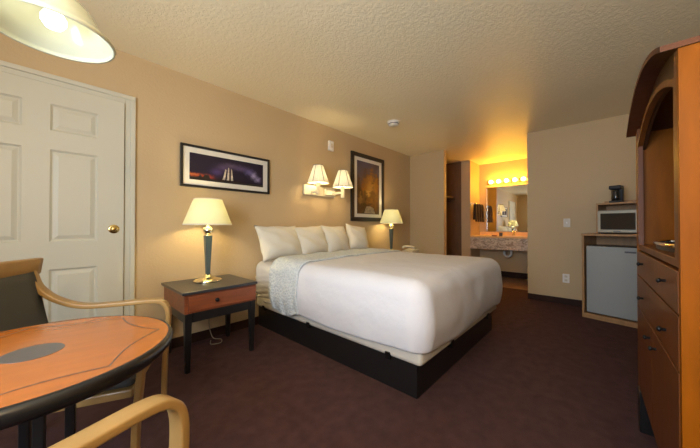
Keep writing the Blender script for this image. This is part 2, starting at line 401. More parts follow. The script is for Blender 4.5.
# ------------------------------------------------------------------ bed
bed = thing('bed', 'large bed with black platform base, cream box spring and sheeted mattress', 'bed', (2.35, 1.83, 0))
def BL(p): return (p[0] - 2.35, p[1] - 1.83, p[2])
def bbox(x0, y0, z0, x1, y1, z1, bev=0.0): return box(nb(), BL((x0, y0, z0)), BL((x1, y1, z1)), bev, 4)
base = obj('platform_base', bbox(1.555, 0.857, 0, 3.145, 2.79, 0.213, 0.004), M['black_wood'], bed)
obj('box_spring', bbox(1.53, 0.815, 0.213, 3.17, 2.80, 0.335, 0.03), M['box_spring'], bed, smooth=True)
for (x, y) in ((1.53, 2.64), (1.53, 1.90), (1.53, 1.06)):
    obj('retaining_clip', bbox(x - 0.008, y - 0.020, 0.195, x + 0.03, y + 0.020, 0.245, 0.004), M['black_metal'], base)
for (x, y) in ((2.85, 0.815), (2.0, 0.815)):
    obj('retaining_clip', bbox(x - 0.022, y - 0.008, 0.195, x + 0.022, y + 0.04, 0.245, 0.004), M['black_metal'], base)

def fbm(x, y, z, s): return noise.noise(Vector((x * s, y * s, z * s)))
def drape(x0, x1, y0, y1, ztop, hem, R, foot=True, n=0.035, wr=0.006, origin=(0, 0, 0), head_drop=0.0, hemfn=None, folds=0.0, pucker=False, crown=0.0, bulge=0.02):
    """a cloth wrapped over a box: flat on top, rounded shoulders of radius R, hanging to z = hem"""
    bm = nb(); Ls = R * PI / 2 + (ztop - R - hem)
    cx0, cx1, cy0 = x0 + R, x1 - R, (y0 + R if foot else y0)
    nu = int((cx1 - cx0 + 2 * Ls) / n); us = [cx0 - Ls + (cx1 - cx0 + 2 * Ls) * i / nu for i in range(nu + 1)]
    vlo = cy0 - Ls if foot else cy0
    nv = max(2, int((y1 - vlo) / n)); vs = [vlo + (y1 - vlo) * j / nv for j in range(nv + 1)]
    G = []
    for v in vs:
        row = []
        for u in us:
            eu = (cx0 - u) if u < cx0 else (u - cx1 if u > cx1 else 0); su = -1 if u < cx0 else 1
            ev = cy0 - v if (foot and v < cy0) else 0
            bx_ = min(max(u, cx0), cx1); by = max(v, cy0)
            e = max(eu, ev)
            if e > 0:
                l = math.hypot(eu, ev); dx, dy = su * eu / l, -ev / l
                if e < R * PI / 2:
                    th = e / R; rad, dz = R * math.sin(th), R * (1 - math.cos(th))
                else:
                    rad, dz = R, R + (e - R * PI / 2)
                hemk = hemfn(bx_, by) if hemfn else 0.0
                q = max(0.0, (dz - R) / max(1e-6, ztop - hem - R))
                dz += hemk * q
                rad += bulge * math.sin(min(1, q) * PI) - 0.012 * q
                if folds: rad += folds * q * (math.sin((by + bx_ * 0.6) * 46) + 0.6 * math.sin((by - bx_) * 83 + 1))
                p = Vector((bx_ + dx * rad, by + dy * rad, ztop - dz))
                if pucker and eu > 0:
                    p.x += su * 0.020 * q * math.sin(p.z * 120 + 1.5 * math.sin(p.y * 9) + p.y * 14) * min(1, q * 4)
            else:
                p = Vector((bx_, by, ztop))
            if crown:
                p.z += crown * max(0.0, 1 - ((bx_ - (x0 + x1) / 2) / ((x1 - x0) / 2)) ** 2) * (1 if e == 0 else 1 - min(1, e / R))
            p += Vector((fbm(p.x, p.y, p.z, 6), fbm(p.x + 9, p.y, p.z, 6), fbm(p.x, p.y + 7, p.z, 5))) * wr
            p += Vector((0, 0, fbm(p.x + 3, p.y * 0.5, p.z, 14))) * wr * 0.6
            row.append(bm.verts.new(p - Vector(origin)))
        G.append(row)
    for a, b2 in zip(G, G[1:]):
        for i in range(len(us) - 1):
            f = bm.faces.new([a[i], a[i + 1], b2[i + 1], b2[i]]); f.smooth = True
    return bm
mt = drape(1.525, 3.175, 0.83, 2.80, 0.70, 0.30, 0.09, wr=0.006, origin=(2.35, 1.83, 0), n=0.02, pucker=True, bulge=0.004)
mo = obj('mattress', mt, M['sheet'], bed, solid=0.02)
# top of the bed: bedspread and folded back quilt
dv = obj('bedspread', drape(1.475, 3.235, 0.765, 2.02, 0.748, 0.292, 0.13, wr=0.0055, origin=(2.35, 1.4, 0.5), n=0.03, crown=0.012,
         hemfn=lambda x, y: 0.012 * math.sin(x * 5 + y * 4)), M['duvet'], loc=(2.35, 1.4, 0.5), solid=0.018, sub=1)
tag(dv, 'smooth white bedspread tucked over the foot of the large bed', 'bedspread')
qt = obj('quilt', drape(1.462, 3.228, 1.965, 2.42, 0.768, 0.285, 0.13, foot=False, wr=0.012, origin=(2.35, 2.2, 0.5), n=0.020, folds=0.009, crown=0.012,
         hemfn=lambda x, y: 0.05 * math.sin((y - 1.95) * 6.5) - 0.02), M['coverlet'], loc=(2.35, 2.2, 0.5), solid=0.02, sub=1)
tag(qt, 'pale blue-grey patterned quilt folded back across the bed below the pillows', 'quilt')

def pillow_bm(w_, h_, t_, seed):
    bm = nb(); n = 26; G = {}
    for side in (1, -1):
        for j in range(n + 1):
            for i in range(n + 1):
                u, v = -1 + 2 * i / n, -1 + 2 * j / n
                if side < 0 and (i in (0, n) or j in (0, n)): G[(side, i, j)] = G[(1, i, j)]; continue
                pin = 1 - 0.07 * (1 - v * v) ; pin2 = 1 - 0.07 * (1 - u * u)
                x = u * w_ / 2 * pin; z = v * h_ / 2 * pin2
                th = t_ / 2 * ((1 - abs(u) ** 2.6) * (1 - abs(v) ** 2.6)) ** 0.55
                th *= 1 - 0.12 * v
                q = Vector((x, side * th, z))
                edge = max(abs(u), abs(v))
                q += Vector((fbm(x + seed, z, side, 9), fbm(x, z + seed, side * 2, 8) * 1.4 * (1 - edge ** 6), fbm(x, z, seed, 8))) * 0.010
                q.y += 0.008 * math.sin((x * 0.7 + z) * 42 + seed) * (1 - edge ** 4) * (0.4 + 0.6 * edge)
                G[(side, i, j)] = bm.verts.new(q)
        for j in range(n):
            for i in range(n):
                vs_ = [G[(side, i, j)], G[(side, i + 1, j)], G[(side, i + 1, j + 1)], G[(side, i, j + 1)]]
                if len(set(vs_)) == 4: bm.faces.new(vs_).smooth = True
    return bm
PG = 'white pillows leaning against the wall at the head of the bed'
for k, (x, y, wd, hd, rz, ry, lean, lab) in enumerate([
    (1.70, 2.585, 0.54, 0.395, 0.05, 0.0, 0.42, 'widest white pillow at the near side of the bed beside the cherry nightstand'),
    (2.155, 2.60, 0.50, 0.385, 0.10, -0.05, 0.40, 'white pillow second from the cherry nightstand, overlapping the widest pillow'),
    (2.57, 2.60, 0.46, 0.385, 0.08, 0.02, 0.36, 'white pillow third from the cherry nightstand, under the framed canyon picture'),
    (2.99, 2.60, 0.40, 0.385, -0.10, 0.13, 0.32, 'tilted white pillow at the far side of the bed, nearest the far lamp')]):
    p = obj('pillow', pillow_bm(wd, hd, 0.175, k * 3.1), M['pillow'], loc=(x, y, 0.705 + hd / 2 * math.cos(lean) + 0.025))
    p.rotation_euler = (-lean, ry, rz)
    tag(p, lab, 'pillow', PG)

# ------------------------------------------------------------------ nightstands, lamps
def nightstand(loc, label, wd=0.60, dp=0.56, H=0.60):
    t = thing('nightstand', label, 'nightstand', loc, 0, 'black and cherry nightstands either side of the bed')
    x, y = wd / 2, dp / 2
    obj('top', B((-x, -y, H - 0.022), (x - 0.015, y, H), 0.004), M['black_top'], t)
    obj('case', B((-x + 0.02, -y + 0.025, H - 0.165), (x - 0.02, y - 0.005, H - 0.022), 0.003), M['cherry'], t)
    d = obj('drawer', B((-x + 0.045, -y + 0.012, H - 0.15), (x - 0.025, -y + 0.028, H - 0.035), 0.003), M['cherry'], t)
    kb = lathe(nb(), [(0.007, 0), (0.007, 0.012), (0.015, 0.016), (0.016, 0.022), (0.010, 0.028), (0.0001, 0.029)], n=20,
               mtx=Matrix.Translation((-0.06, -y + 0.012, H - 0.09)) @ Matrix.Rotation(PI / 2, 4, 'X'))
    obj('knob', kb, M['black_metal'], d)
    a = nb(); zz0, zz1 = H - 0.235, H - 0.165
    box(a, (-x + 0.03, -y + 0.03, zz0), (x - 0.03, -y + 0.05, zz1)); box(a, (-x + 0.03, y - 0.03, zz0), (x - 0.03, y - 0.012, zz1))
    box(a, (-x + 0.03, -y + 0.05, zz0), (-x + 0.05, y - 0.03, zz1)); box(a, (x - 0.05, -y + 0.05, zz0), (x - 0.03, y - 0.03, zz1))
    obj('apron', a, M['black_wood'], t)
    for sx in (-1, 1):
        for sy in (-1, 1):
            cx, cy = sx * (x - 0.048), sy * (y - 0.045)
            bm = nb()
            sweep(bm, [(cx, cy, 0), (cx, cy, zz1)], rrect(0.05, 0.05, 0.004, 1), upv=(1, 0, 0), scales=[0.62, 1.0], smooth=False)
            obj('leg', bm, M['black_wood'], t)
    return t
nightstand((0.945, 2.50, 0), 'cherry and black nightstand between the white door and the bed')
nightstand((3.86, 2.50, 0), 'nightstand mostly hidden behind the far side of the bed', wd=0.6, H=0.64)

def table_lamp(loc, label):
    t = thing('table_lamp', label, 'lamp', loc, 0, 'table lamps with ivory shades')
    obj('base', lathe(nb(), [(0.0001, 0), (0.112, 0), (0.115, 0.006), (0.110, 0.014), (0.085, 0.024), (0.055, 0.034), (0.034, 0.046), (0.026, 0.060), (0.0001, 0.060)]), M['pale_brass'], t)
    bm = nb(); sweep(bm, [(0, 0, 0.060), (0, 0, 0.40)], rrect(0.058, 0.058, 0.004, 1), upv=(1, 0, 0), scales=[0.52, 1.0], smooth=False)
    obj('column', bm, M['green_column'], t)
    prof = [(0.030, 0.40), (0.030, 0.406), (0.016, 0.410)] + [(0.036 * math.sin(a * PI / 12) + 0.004, 0.446 - 0.036 * math.cos(a * PI / 12)) for a in range(1, 12)] + [(0.012, 0.486), (0.012, 0.56), (0.0001, 0.56)]
    obj('brass_ball', lathe(nb(), prof), M['pale_brass'], t)
    sh = obj('lamp_shade', lathe(nb(), [(0.192, 0.497), (0.194, 0.500), (0.154, 0.61), (0.114, 0.720), (0.112, 0.720)], n=64), M['shade'], t, solid=0.0)
    for (r_, z_) in ((0.193, 0.499), (0.113, 0.718)):
        obj('shade_trim', lathe(nb(), [(r_, z_ - 0.005), (r_ + 0.003, z_ - 0.005), (r_ + 0.001, z_ + 0.005), (r_ - 0.002, z_ + 0.005), (r_, z_ - 0.005)], n=64), M['pillow'], sh)
    hp = nb()
    for k in range(3):
        a = k * 2 * PI / 3; sweep(hp, [(0, 0, 0.705), (0.112 * math.cos(a), 0.112 * math.sin(a), 0.713)], circ(0.002, 6))
    lathe(hp, [(0.003, 0.68), (0.003, 0.712), (0.009, 0.719), (0.006, 0.733), (0.0001, 0.735)], n=14)
    obj('finial', hp, M['pale_brass'], t)
    obj('bulb', lathe(nb(), [(0.012, 0.56), (0.020, 0.585), (0.027, 0.61), (0.024, 0.635), (0.012, 0.650), (0.0001, 0.653)], n=20), M['bulb'], t)
    light('lamp_light', 'POINT', (0, 0, 0.612), P_LAMP, WARM, 0.04, parent=t)
    return t
table_lamp((0.945, 2.57, 0.60), 'lit table lamp on the nightstand near the white door')
table_lamp((3.86, 2.60, 0.64), 'lit table lamp beyond the bed, near the far corner')

# telephone beside the far lamp
ph = thing('telephone', 'cream telephone on the nightstand beyond the bed, in front of the far lamp', 'telephone', (4.02, 2.33, 0.64), 0)
bm = nb(); prism(bm, [(-0.10, 0.0), (0.10, 0.0), (0.10, 0.07), (-0.10, 0.045)], -0.10, 0.10, 'y', bev=0.008)
obj('phone_body', bm, M['almond'], ph)
hb = nb(); sweep(hb, spline([(-0.06, -0.11, 0.085), (-0.06, -0.07, 0.11), (-0.06, 0.07, 0.11), (-0.06, 0.11, 0.085)], 5), rrect(0.045, 0.03, 0.01), upv=(1, 0, 0))
obj('handset', hb, M['almond'], ph)

# cord hanging behind the nightstand
cd = obj('power_cord', sweep(nb(), spline([(0, 0, 0.52), (0.01, -0.01, 0.35), (-0.01, -0.01, 0.16), (0.01, -0.05, 0.02), (0.06, -0.12, 0.008), (0.02, -0.20, 0.008), (-0.05, -0.17, 0.008), (-0.02, -0.08, 0.008)], 7), circ(0.004, 8)), M['cord'], loc=(1.05, 2.803, 0))
tag(cd, 'pale power cord hanging behind the nightstand down to the carpet', 'cord')

# ------------------------------------------------------------------ pictures
def picture(x0, x1, z0, z1, fw, mw, m, label, cat_group):
    cx, cz = (x0 + x1) / 2, (z0 + z1) / 2; w_, h_ = (x1 - x0) / 2, (z1 - z0) / 2
    t = thing('framed_picture', label, 'picture', (cx, HY - 0.001, z0), 0, cat_group)
    bm = nb(); h2 = 2 * h_
    for (a, c, e, g) in ((-w_, 0, w_, fw), (-w_, h2 - fw, w_, h2), (-w_, fw, -w_ + fw, h2 - fw), (w_ - fw, fw, w_, h2 - fw)):
        box(bm, (a, -0.030, c), (e, 0, g), 0.003)
    obj('frame', bm, M['frame'], t)
    obj('mat_board', B((-w_ + fw, -0.014, fw), (w_ - fw, -0.004, h2 - fw)), M['matboard'], t)
    pr = obj('print', B((-w_ + fw + mw[0], -0.0165, fw + mw[1]), (w_ - fw - mw[0], -0.014, h2 - fw - mw[1])), m, t)
    return t, pr, (w_ - fw - mw[0]), (h2 - 2 * fw - 2 * mw[1]), fw + mw[1]
t, pr, hw, hh, zb = picture(0.79, 1.69, 1.447, 1.84, 0.022, (0.055, 0.050), M['night_print'], 'wide black framed night sky picture hung above the near table lamp', None)
bm = nb()                                                  # the pale lit spires of the print, printed colour only
for (uc, zt) in ((-0.040, 0.52), (-0.012, 0.60), (0.016, 0.56)):
    prism(bm, [(uc - 0.013 + uc * 0.5, zb + 0.03), (uc + 0.011 + uc * 0.5, zb + 0.03), (uc + 0.006, zb + hh * zt), (uc - 0.004, zb + hh * (zt + 0.05))], -0.0168, -0.0164, 'y')
obj('pale_spires', bm, M['pale_rock'], pr)
bm = nb()
pts = [(-hw, 0.0), (-hw, 0.10), (-0.30, 0.12), (-0.28, 0.22), (-0.26, 0.12), (-0.235, 0.24), (-0.20, 0.22), (-0.19, 0.10), (-0.10, 0.05), (0.1, 0.06), (hw, 0.10), (hw, 0.0)]
prism(bm, [(u, zb + v * hh) for u, v in pts], -0.0167, -0.0164, 'y')
obj('dark_horizon', bm, M['hanger'], pr)
t2, pr2, hw2, hh2, zb2 = picture(3.085, 3.93, 1.165, 2.235, 0.062, (0.075, 0.055), M['canyon_print'], 'tall black framed canyon picture hung above the bed beside the wall lamp', None)
bm = nb(); prism(bm, [(-0.12, zb2 + 0.01), (0.17, zb2 + 0.01), (0.13, zb2 + 0.10), (0.04, zb2 + 0.13), (-0.06, zb2 + 0.12)], -0.0168, -0.0164, 'y')
obj('pale_falls', bm, M['falls'], pr2)

# ------------------------------------------------------------------ double wall lamp
sc = thing('wall_lamp', 'pale double wall lamp with two lit pleated shades above the pillows', 'wall lamp', (2.46, HY, 1.49))
obj('wall_plate', B((-0.275, -0.03, 0.0), (0.28, 0.0, 0.13), 0.006), M['enamel'], sc)
obj('arm', B((0.06, -0.07, 0.02), (0.24, -0.03, 0.10), 0.006), M['enamel'], sc)
a = nb(); box(a, (0.17, -0.25, 0.025), (0.205, -0.07, 0.055), 0.004); obj('arm', a, M['enamel'], sc)
def sconce_head(cx, cy, z0):
    hd = nb(); box(hd, (cx - 0.02, cy - 0.02, z0 - 0.02), (cx + 0.02, cy + 0.02, z0 + 0.13), 0.004)
    if cy > -0.2: box(hd, (cx - 0.018, cy + 0.02, z0), (cx + 0.018, -0.03, z0 + 0.035), 0.003)
    h = obj('lamp_holder', hd, M['enamel'], sc)
    sb = z0 + 0.125; n = 60
    s = nb(); rings = []
    for (r, z) in ((0.138, sb), (0.098, sb + 0.115), (0.060, sb + 0.225)):
        rings.append([s.verts.new((cx + (r + (0.0018 if i % 2 else -0.0018)) * math.cos(2 * PI * i / n), cy + (r + (0.0018 if i % 2 else -0.0018)) * math.sin(2 * PI * i / n), z)) for i in range(n)])
    for q, p in zip(rings, rings[1:]):
        for i in range(n): s.faces.new([q[i], q[(i + 1) % n], p[(i + 1) % n], p[i]])
    so = obj('lamp_shade', s, M['sconce_shade'], sc)
    rb = nb()
    for k in range(6):
        a_ = k * PI / 3 + 0.35
        sweep(rb, [(cx + 0.141 * math.cos(a_), cy + 0.141 * math.sin(a_), sb), (cx + 0.063 * math.cos(a_), cy + 0.063 * math.sin(a_), sb + 0.225)], circ(0.0032, 6))
    for (r, z) in ((0.140, sb), (0.062, sb + 0.225)):
        lathe(rb, [(r - 0.002, z - 0.003), (r + 0.002, z - 0.003), (r + 0.002, z + 0.003), (r - 0.002, z + 0.003), (r - 0.002, z - 0.003)], (cx, cy, 0), 40)
    obj('shade_seams', rb, M['rib'], so)
    obj('bulb', lathe(nb(), [(0.010, sb + 0.02), (0.022, sb + 0.07), (0.018, sb + 0.105), (0.0001, sb + 0.115)], (cx, cy, 0), 20), M['bulb'], sc)
    light('sconce_light', 'POINT', (cx, cy, sb + 0.075), P_SCONCE, WARM, 0.035, parent=sc)
sconce_head(-0.150, -0.155, 0.02)
sconce_head(0.188, -0.262, -0.01)

# ------------------------------------------------------------------ small wall and ceiling fittings
al = thing('alarm_box', 'small white alarm box high on the wall above the wall lamp', 'alarm', (2.66, HY, 2.14))
obj('housing', B((-0.045, -0.035, 0), (0.045, 0, 0.14), 0.008), M['plastic'], al)
obj('lens', B((-0.018, -0.045, 0.045), (0.018, -0.034, 0.10), 0.004), M['almond'], al)
sm = thing('smoke_detector', 'round white smoke detector on the ceiling above the bed', 'smoke detector', (3.10, 2.05, CZ))
obj('housing', lathe(nb(), [(0.0001, 0), (0.085, 0), (0.085, -0.012), (0.070, -0.018), (0.066, -0.045), (0.050, -0.054), (0.0001, -0.056)]), M['plastic'], sm)
obj('vent_ring', lathe(nb(), [(0.0675, -0.026), (0.0695, -0.026), (0.0695, -0.036), (0.0675, -0.036), (0.0675, -0.026)]), M['badge'], sm)
ou = thing('wall_outlet', 'white double wall outlet low on the far wall left of the fridge cabinet', 'outlet', (FX, 0.373, 0.30))
obj('cover_plate', B((-0.006, -0.038, 0), (0, 0.038, 0.12), 0.002), M['plastic'], ou)
for z in (0.033, 0.087): obj('socket', B((-0.009, -0.016, z - 0.014), (-0.005, 0.016, z + 0.014), 0.001), M['almond'], ou)
sw = thing('light_switch', 'light switch plate at shoulder height on the far wall', 'light switch', (FX, 0.36, 1.07))
obj('cover_plate', B((-0.006, -0.038, 0), (0, 0.038, 0.12), 0.002), M['almond'], sw)
obj('toggle', B((-0.016, -0.006, 0.050), (-0.005, 0.006, 0.074), 0.001), M['plastic'], sw)

# ------------------------------------------------------------------ vanity alcove
vc = thing('vanity_counter', 'wall hung vanity counter with stone patterned front under the mirror', 'vanity', (VX, 1.45, 0))
obj('counter_top', B((-0.62, -0.62, 0.85), (-0.002, 0.595, 0.885), 0.004), M['counter'], vc)
obj('apron', B((-0.615, -0.62, 0.62), (-0.595, 0.595, 0.85), 0.002), M['stone'], vc)
obj('backsplash', B((-0.016, -0.62, 0.885), (-0.002, 0.595, 0.96), 0.003), M['counter'], vc)
obj('sink', lathe(nb(), [(0.19, 0.888), (0.20, 0.890), (0.195, 0.880), (0.15, 0.80), (0.06, 0.76), (0.0001, 0.758)], (-0.31, -0.10, 0), 36), M['plastic'], vc)
fb = nb(); lathe(fb, [(0.03, 0.885), (0.028, 0.905), (0.012, 0.92), (0.012, 0.98), (0.0001, 0.98)], (-0.08, -0.10, 0), 18)
sweep(fb, spline([(-0.08, -0.10, 0.96), (-0.12, -0.10, 1.0), (-0.18, -0.10, 0.99), (-0.20, -0.10, 0.96)], 5), circ(0.010, 10))
obj('faucet', fb, M['chrome'], vc)
pp = obj('drain_pipe', sweep(nb(), spline([(-0.31, -0.10, 0.77), (-0.31, -0.10, 0.56), (-0.31, -0.08, 0.49), (-0.31, -0.03, 0.47), (-0.31, 0.02, 0.50), (-0.29, 0.03, 0.56), (-0.15, 0.03, 0.58), (-0.02, 0.03, 0.58)], 7), circ(0.022, 14)), M['pipe'], vc)
mr = thing('vanity_mirror', 'wide wall mirror above the vanity counter reflecting the room', 'mirror', (VX, 1.38, 0.975))
obj('glass', B((-0.008, -0.50, 0), (-0.002, 0.51, 0.965), 0.0), M['mirror'], mr)
mf = nb()
for (a, c, e, g) in ((-0.51, -0.004, 0.52, 0.006), (-0.51, 0.96, 0.52, 0.972), (-0.51, 0, -0.50, 0.97), (0.51, 0, 0.52, 0.97)): box(mf, (-0.012, a, c), (-0.001, e, g))
obj('edge_trim', mf, M['chrome'], mr)
lb = thing('vanity_light_bar', 'brass vanity light bar with five lit round bulbs above the mirror', 'light bar', (VX, 1.46, 1.99))
obj('bar', B((-0.045, -0.42, 0.02), (-0.001, 0.42, 0.095), 0.008), M['brass'], lb)
for y in (1.778, 1.628, 1.479, 1.324, 1.171):
    prof = [(0.020, -0.062), (0.022, -0.05)] + [(0.047 * math.sin(a * PI / 14), -0.047 * math.cos(a * PI / 14)) for a in range(2, 14)] + [(0.0001, 0.047)]
    g = lathe(nb(), prof, n=24, mtx=Matrix.Translation((-0.112, y - 1.46, 0.058)) @ Matrix.Rotation(-PI / 2, 4, 'Y'))
    obj('globe_bulb', g, M['globe'], lb)
    light('vanity_light', 'POINT', (-0.112, y - 1.46, 0.058), P_VANITY, (1.0, 0.50, 0.045), 0.052, parent=lb)
# small toiletries on the counter
for (y, c, lab) in ((1.60, 'soap bar', 'small wrapped soap on the vanity counter nearest the left end'), (1.49, 'cup', 'small dark cup on the vanity counter in front of the mirror'),):
    if c == 'cup':
        o = obj('cup', lathe(nb(), [(0.0001, 0), (0.028, 0), (0.034, 0.075), (0.031, 0.075), (0.026, 0.006), (0.0001, 0.006)], n=20), M['badge'], loc=(6.08, y, 0.8855))
    else:
        o = obj('soap', B((-0.03, -0.045, 0), (0.03, 0.045, 0.022), 0.006), M['cherry'], loc=(6.06, y, 0.8855))
    tag(o, lab, c)
# hanger rail on the alcove's left wall with dark hangers
hr = thing('towel_rail', 'short metal towel rail on the wall left of the vanity mirror', 'rail', (6.30, 2.05, 1.555))
hb = nb(); sweep(hb, [(-0.295, -0.085, 0), (0.245, -0.085, 0)], circ(0.005, 10)); obj('rail_tube', hb, M['chrome'], hr)
for x in (-0.290, 0.24):
    q = nb(); sweep(q, [(x, 0, 0.0), (x, -0.085, 0)], circ(0.008, 10)); box(q, (x - 0.02, -0.008, -0.03), (x + 0.02, 0, 0.03), 0.003); obj('bracket', q, M['chrome'], hr)
def towel_bm():
    bm = nb()
    sec = [(-0.30, 0.032), (-0.10, 0.026), (-0.01, 0.018), (0.012, 0.0), (-0.01, -0.018), (-0.10, -0.028), (-0.34, -0.034)]
    outp = [(y, z * 1.12) for z, y in sec]; inn = [(y * 0.35, z * 1.12 - (0.008 if z > -0.01 else 0.0)) for z, y in sec]
    prism(bm, outp + inn[::-1], -0.034, 0.034, 'x')
    return bm
HL = ['first dark towel on the rail, farthest from the mirror', 'second dark towel on the rail, between two others',
      'third dark towel on the rail, next but one to the mirror', 'last dark towel on the rail, right beside the mirror']
h0 = None
for k, (x, rz) in enumerate(((6.045, 0), (6.195, 0), (6.345, 0), (6.495, 0))):
    if h0 is None: h0 = h = obj('hanging_towel', towel_bm(), M['towel'])
    else: h = h0.copy(); COL.objects.link(h)
    h.location = (x, 1.965, 1.560)
    tag(h, HL[k], 'towel', 'dark towels beside the vanity mirror')

# ------------------------------------------------------------------ fridge cabinet in the far corner
CR = math.radians(14)
FCX, FCY = 4.318, 0.182
fc = thing('fridge_cabinet', 'light oak cabinet holding the small fridge against the far wall', 'cabinet', (FCX, FCY, 0), 0)
# local frame: +X runs along the front towards the armoire, +Y runs back to the wall
fc.rotation_euler = (0, 0, -PI / 2 - CR)
# after this rotation local +X points to world -y, local +Y points to world +x
W_, D_ = 0.60, 0.46
obj('side_panel', B((0, 0, 0), (0.022, D_, 0.97), 0.002), M['oak'], fc)
obj('side_panel', B((W_ - 0.022, 0, 0), (W_, D_, 0.97), 0.002), M['oak'], fc)
obj('plinth', B((0.022, 0.0, 0.0), (W_ - 0.022, D_, 0.055), 0.002), M['oak'], fc)
obj('top_panel', B((-0.006, -0.008, 0.97), (W_ + 0.006, D_, 0.995), 0.003), M['oak'], fc)
obj('back_panel', B((0.022, D_ - 0.01, 0.055), (W_ - 0.022, D_, 0.97)), M['oak'], fc)
def onfc(p):                                       # local cabinet point -> world
    a = -PI / 2 - CR; return (FCX + p[0] * math.cos(a) - p[1] * math.sin(a), FCY + p[0] * math.sin(a) + p[1] * math.cos(a), p[2])
FRZ = -PI / 2 - CR
fr = thing('mini_fridge', 'small grey-doored fridge inside the oak cabinet', 'fridge', onfc((0.30, 0.22, 0.055)), FRZ)
obj('fridge_body', B((-0.255, -0.16, 0.0), (0.255, 0.20, 0.80), 0.006), M['dark_plastic'], fr)
fd = obj('fridge_door', B((-0.262, -0.205, 0.015), (0.262, -0.162, 0.795), 0.008), M['fridge'], fr)
obj('badge', B((0.07, -0.2075, 0.735), (0.16, -0.204, 0.753)), M['badge'], fd)
mw = thing('microwave', 'silver microwave with dark window on top of the fridge cabinet', 'microwave', onfc((0.355, 0.25, 0.995)), FRZ)
obj('microwave_body', B((-0.225, -0.175, 0.012), (0.225, 0.17, 0.272), 0.006), M['microwave'], mw)
md_ = obj('microwave_door', B((-0.222, -0.195, 0.016), (0.12, -0.175, 0.268), 0.006), M['microwave'], mw)
obj('door_window', B((-0.195, -0.198, 0.05), (0.095, -0.193, 0.235), 0.003), M['mw_glass'], md_)
obj('logo', B((-0.085, -0.1965, 0.026), (-0.025, -0.194, 0.034)), M['badge'], md_)
obj('control_panel', B((0.125, -0.195, 0.016), (0.222, -0.175, 0.268), 0.006), M['dark_plastic'], mw)
for x in (-0.19, 0.19): obj('foot', B((x - 0.015, -0.14, 0), (x + 0.015, 0.14, 0.013)), M['dark_plastic'], mw)
rs = thing('riser_shelf', 'oak riser shelf bridging over the microwave', 'shelf', onfc((0.355, 0.25, 0.995)), FRZ)
obj('shelf_board', B((-0.25, -0.14, 0.340), (0.245, 0.19, 0.360), 0.003), M['oak'], rs)
obj('shelf_side', B((-0.25, -0.13, 0.0), (-0.232, 0.19, 0.340), 0.002), M['oak'], rs)
obj('shelf_side', B((0.228, -0.13, 0.0), (0.245, 0.19, 0.340), 0.002), M['oak'], rs)
obj('shelf_back', B((-0.25, 0.18, 0.0), (0.245, 0.19, 0.40), 0.002), M['oak'], rs)
cm = thing('coffee_maker', 'small black coffee maker on the riser shelf above the microwave', 'coffee maker', onfc((0.255, 0.27, 1.356)), FRZ)
obj('warming_base', B((-0.065, -0.09, 0), (0.065, 0.07, 0.025), 0.006), M['dark_plastic'], cm)
obj('water_tank', B((-0.065, 0.005, 0.025), (0.065, 0.07, 0.18), 0.008), M['dark_plastic'], cm)
obj('brew_head', B((-0.068, -0.09, 0.150), (0.068, 0.068, 0.192), 0.010), M['dark_plastic'], cm)
cm.scale = (0.80, 0.85, 1.06)
cf = obj('carafe', lathe(nb(), [(0.0001, 0.026), (0.040, 0.026), (0.050, 0.05), (0.048, 0.085), (0.036, 0.12), (0.038, 0.14), (0.0001, 0.145)], (0, -0.048, 0), 28), M['glass_dark'], cm)
hh_ = nb(); sweep(hh_, spline([(0.0, -0.085, 0.125), (0.0, -0.115, 0.115), (0.0, -0.118, 0.07), (0.0, -0.095, 0.05)], 5), rrect(0.014, 0.009, 0.003), upv=(1, 0, 0)); obj('carafe_handle', hh_, M['dark_plastic'], cf)

# ------------------------------------------------------------------ armoire (local X along its front, -Y towards the wall)
AR = math.radians(1.26)
ar = thing('armoire', 'tall orange wood armoire with arched crown and open television bay', 'armoire', (1.22, -0.165, 0), AR)
AW, AD, AZ = 1.0, 0.60, 1.50
zb0 = 0.21
def arch(x0, x1, ze, zp, n=24):
    return [(x0 + (x1 - x0) * i / n, ze + (zp - ze) * (1 - (2 * i / n - 1) ** 2)) for i in range(n + 1)]
outer = arch(-0.0, AW, 1.594, 1.708); inner = arch(0.075, AW - 0.075, 1.510, 1.602)
obj('side_panel', B((0, -AD, zb0), (0.024, 0.0, 1.595), 0.0), M['orange_wood'], ar)
obj('side_panel', B((AW - 0.024, -AD, zb0), (AW, 0.0, 1.595), 0.0), M['orange_wood'], ar)
obj('back_panel', B((0.024, -AD, zb0), (AW - 0.024, -AD + 0.012, 1.56)), M['armoire_shaded'], ar)
obj('bay_shelf', B((0.024, -AD + 0.012, 0.955), (AW - 0.024, -0.004, 0.982), 0.002), M['armoire_shaded'], ar)
obj('bottom_panel', B((0.024, -AD + 0.012, zb0), (AW - 0.024, -0.02, zb0 + 0.02)), M['armoire_shaded'], ar)
obj('inner_back', B((0.07, -AD + 0.014, 0.982), (AW - 0.07, -AD + 0.024, 1.55)), M['bay_shaded'], ar)
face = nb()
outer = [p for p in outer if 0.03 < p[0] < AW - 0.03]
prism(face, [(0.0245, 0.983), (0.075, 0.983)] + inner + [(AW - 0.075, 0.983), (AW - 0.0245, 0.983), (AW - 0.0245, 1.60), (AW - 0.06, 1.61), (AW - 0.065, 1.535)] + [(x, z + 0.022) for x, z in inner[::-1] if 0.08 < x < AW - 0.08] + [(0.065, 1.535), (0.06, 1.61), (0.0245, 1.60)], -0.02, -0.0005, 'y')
obj('arched_face', face, M['armoire_shaded'], ar)
crown = nb()
co = arch(-0.006, AW + 0.03, 1.611, 1.726); ci = arch(-0.006, AW + 0.03, 1.594, 1.708)
prism(crown, co + ci[::-1], -AD, 0.036, 'y')
obj('arched_crown', crown, M['crown_wood'], ar)
rec = nb(); prism(rec, [(0.0245, 1.50)] + [(x, z + 0.004) for x, z in inner] + [(AW - 0.0245, 1.50)] + outer[::-1], -0.036, -0.0215, 'y')
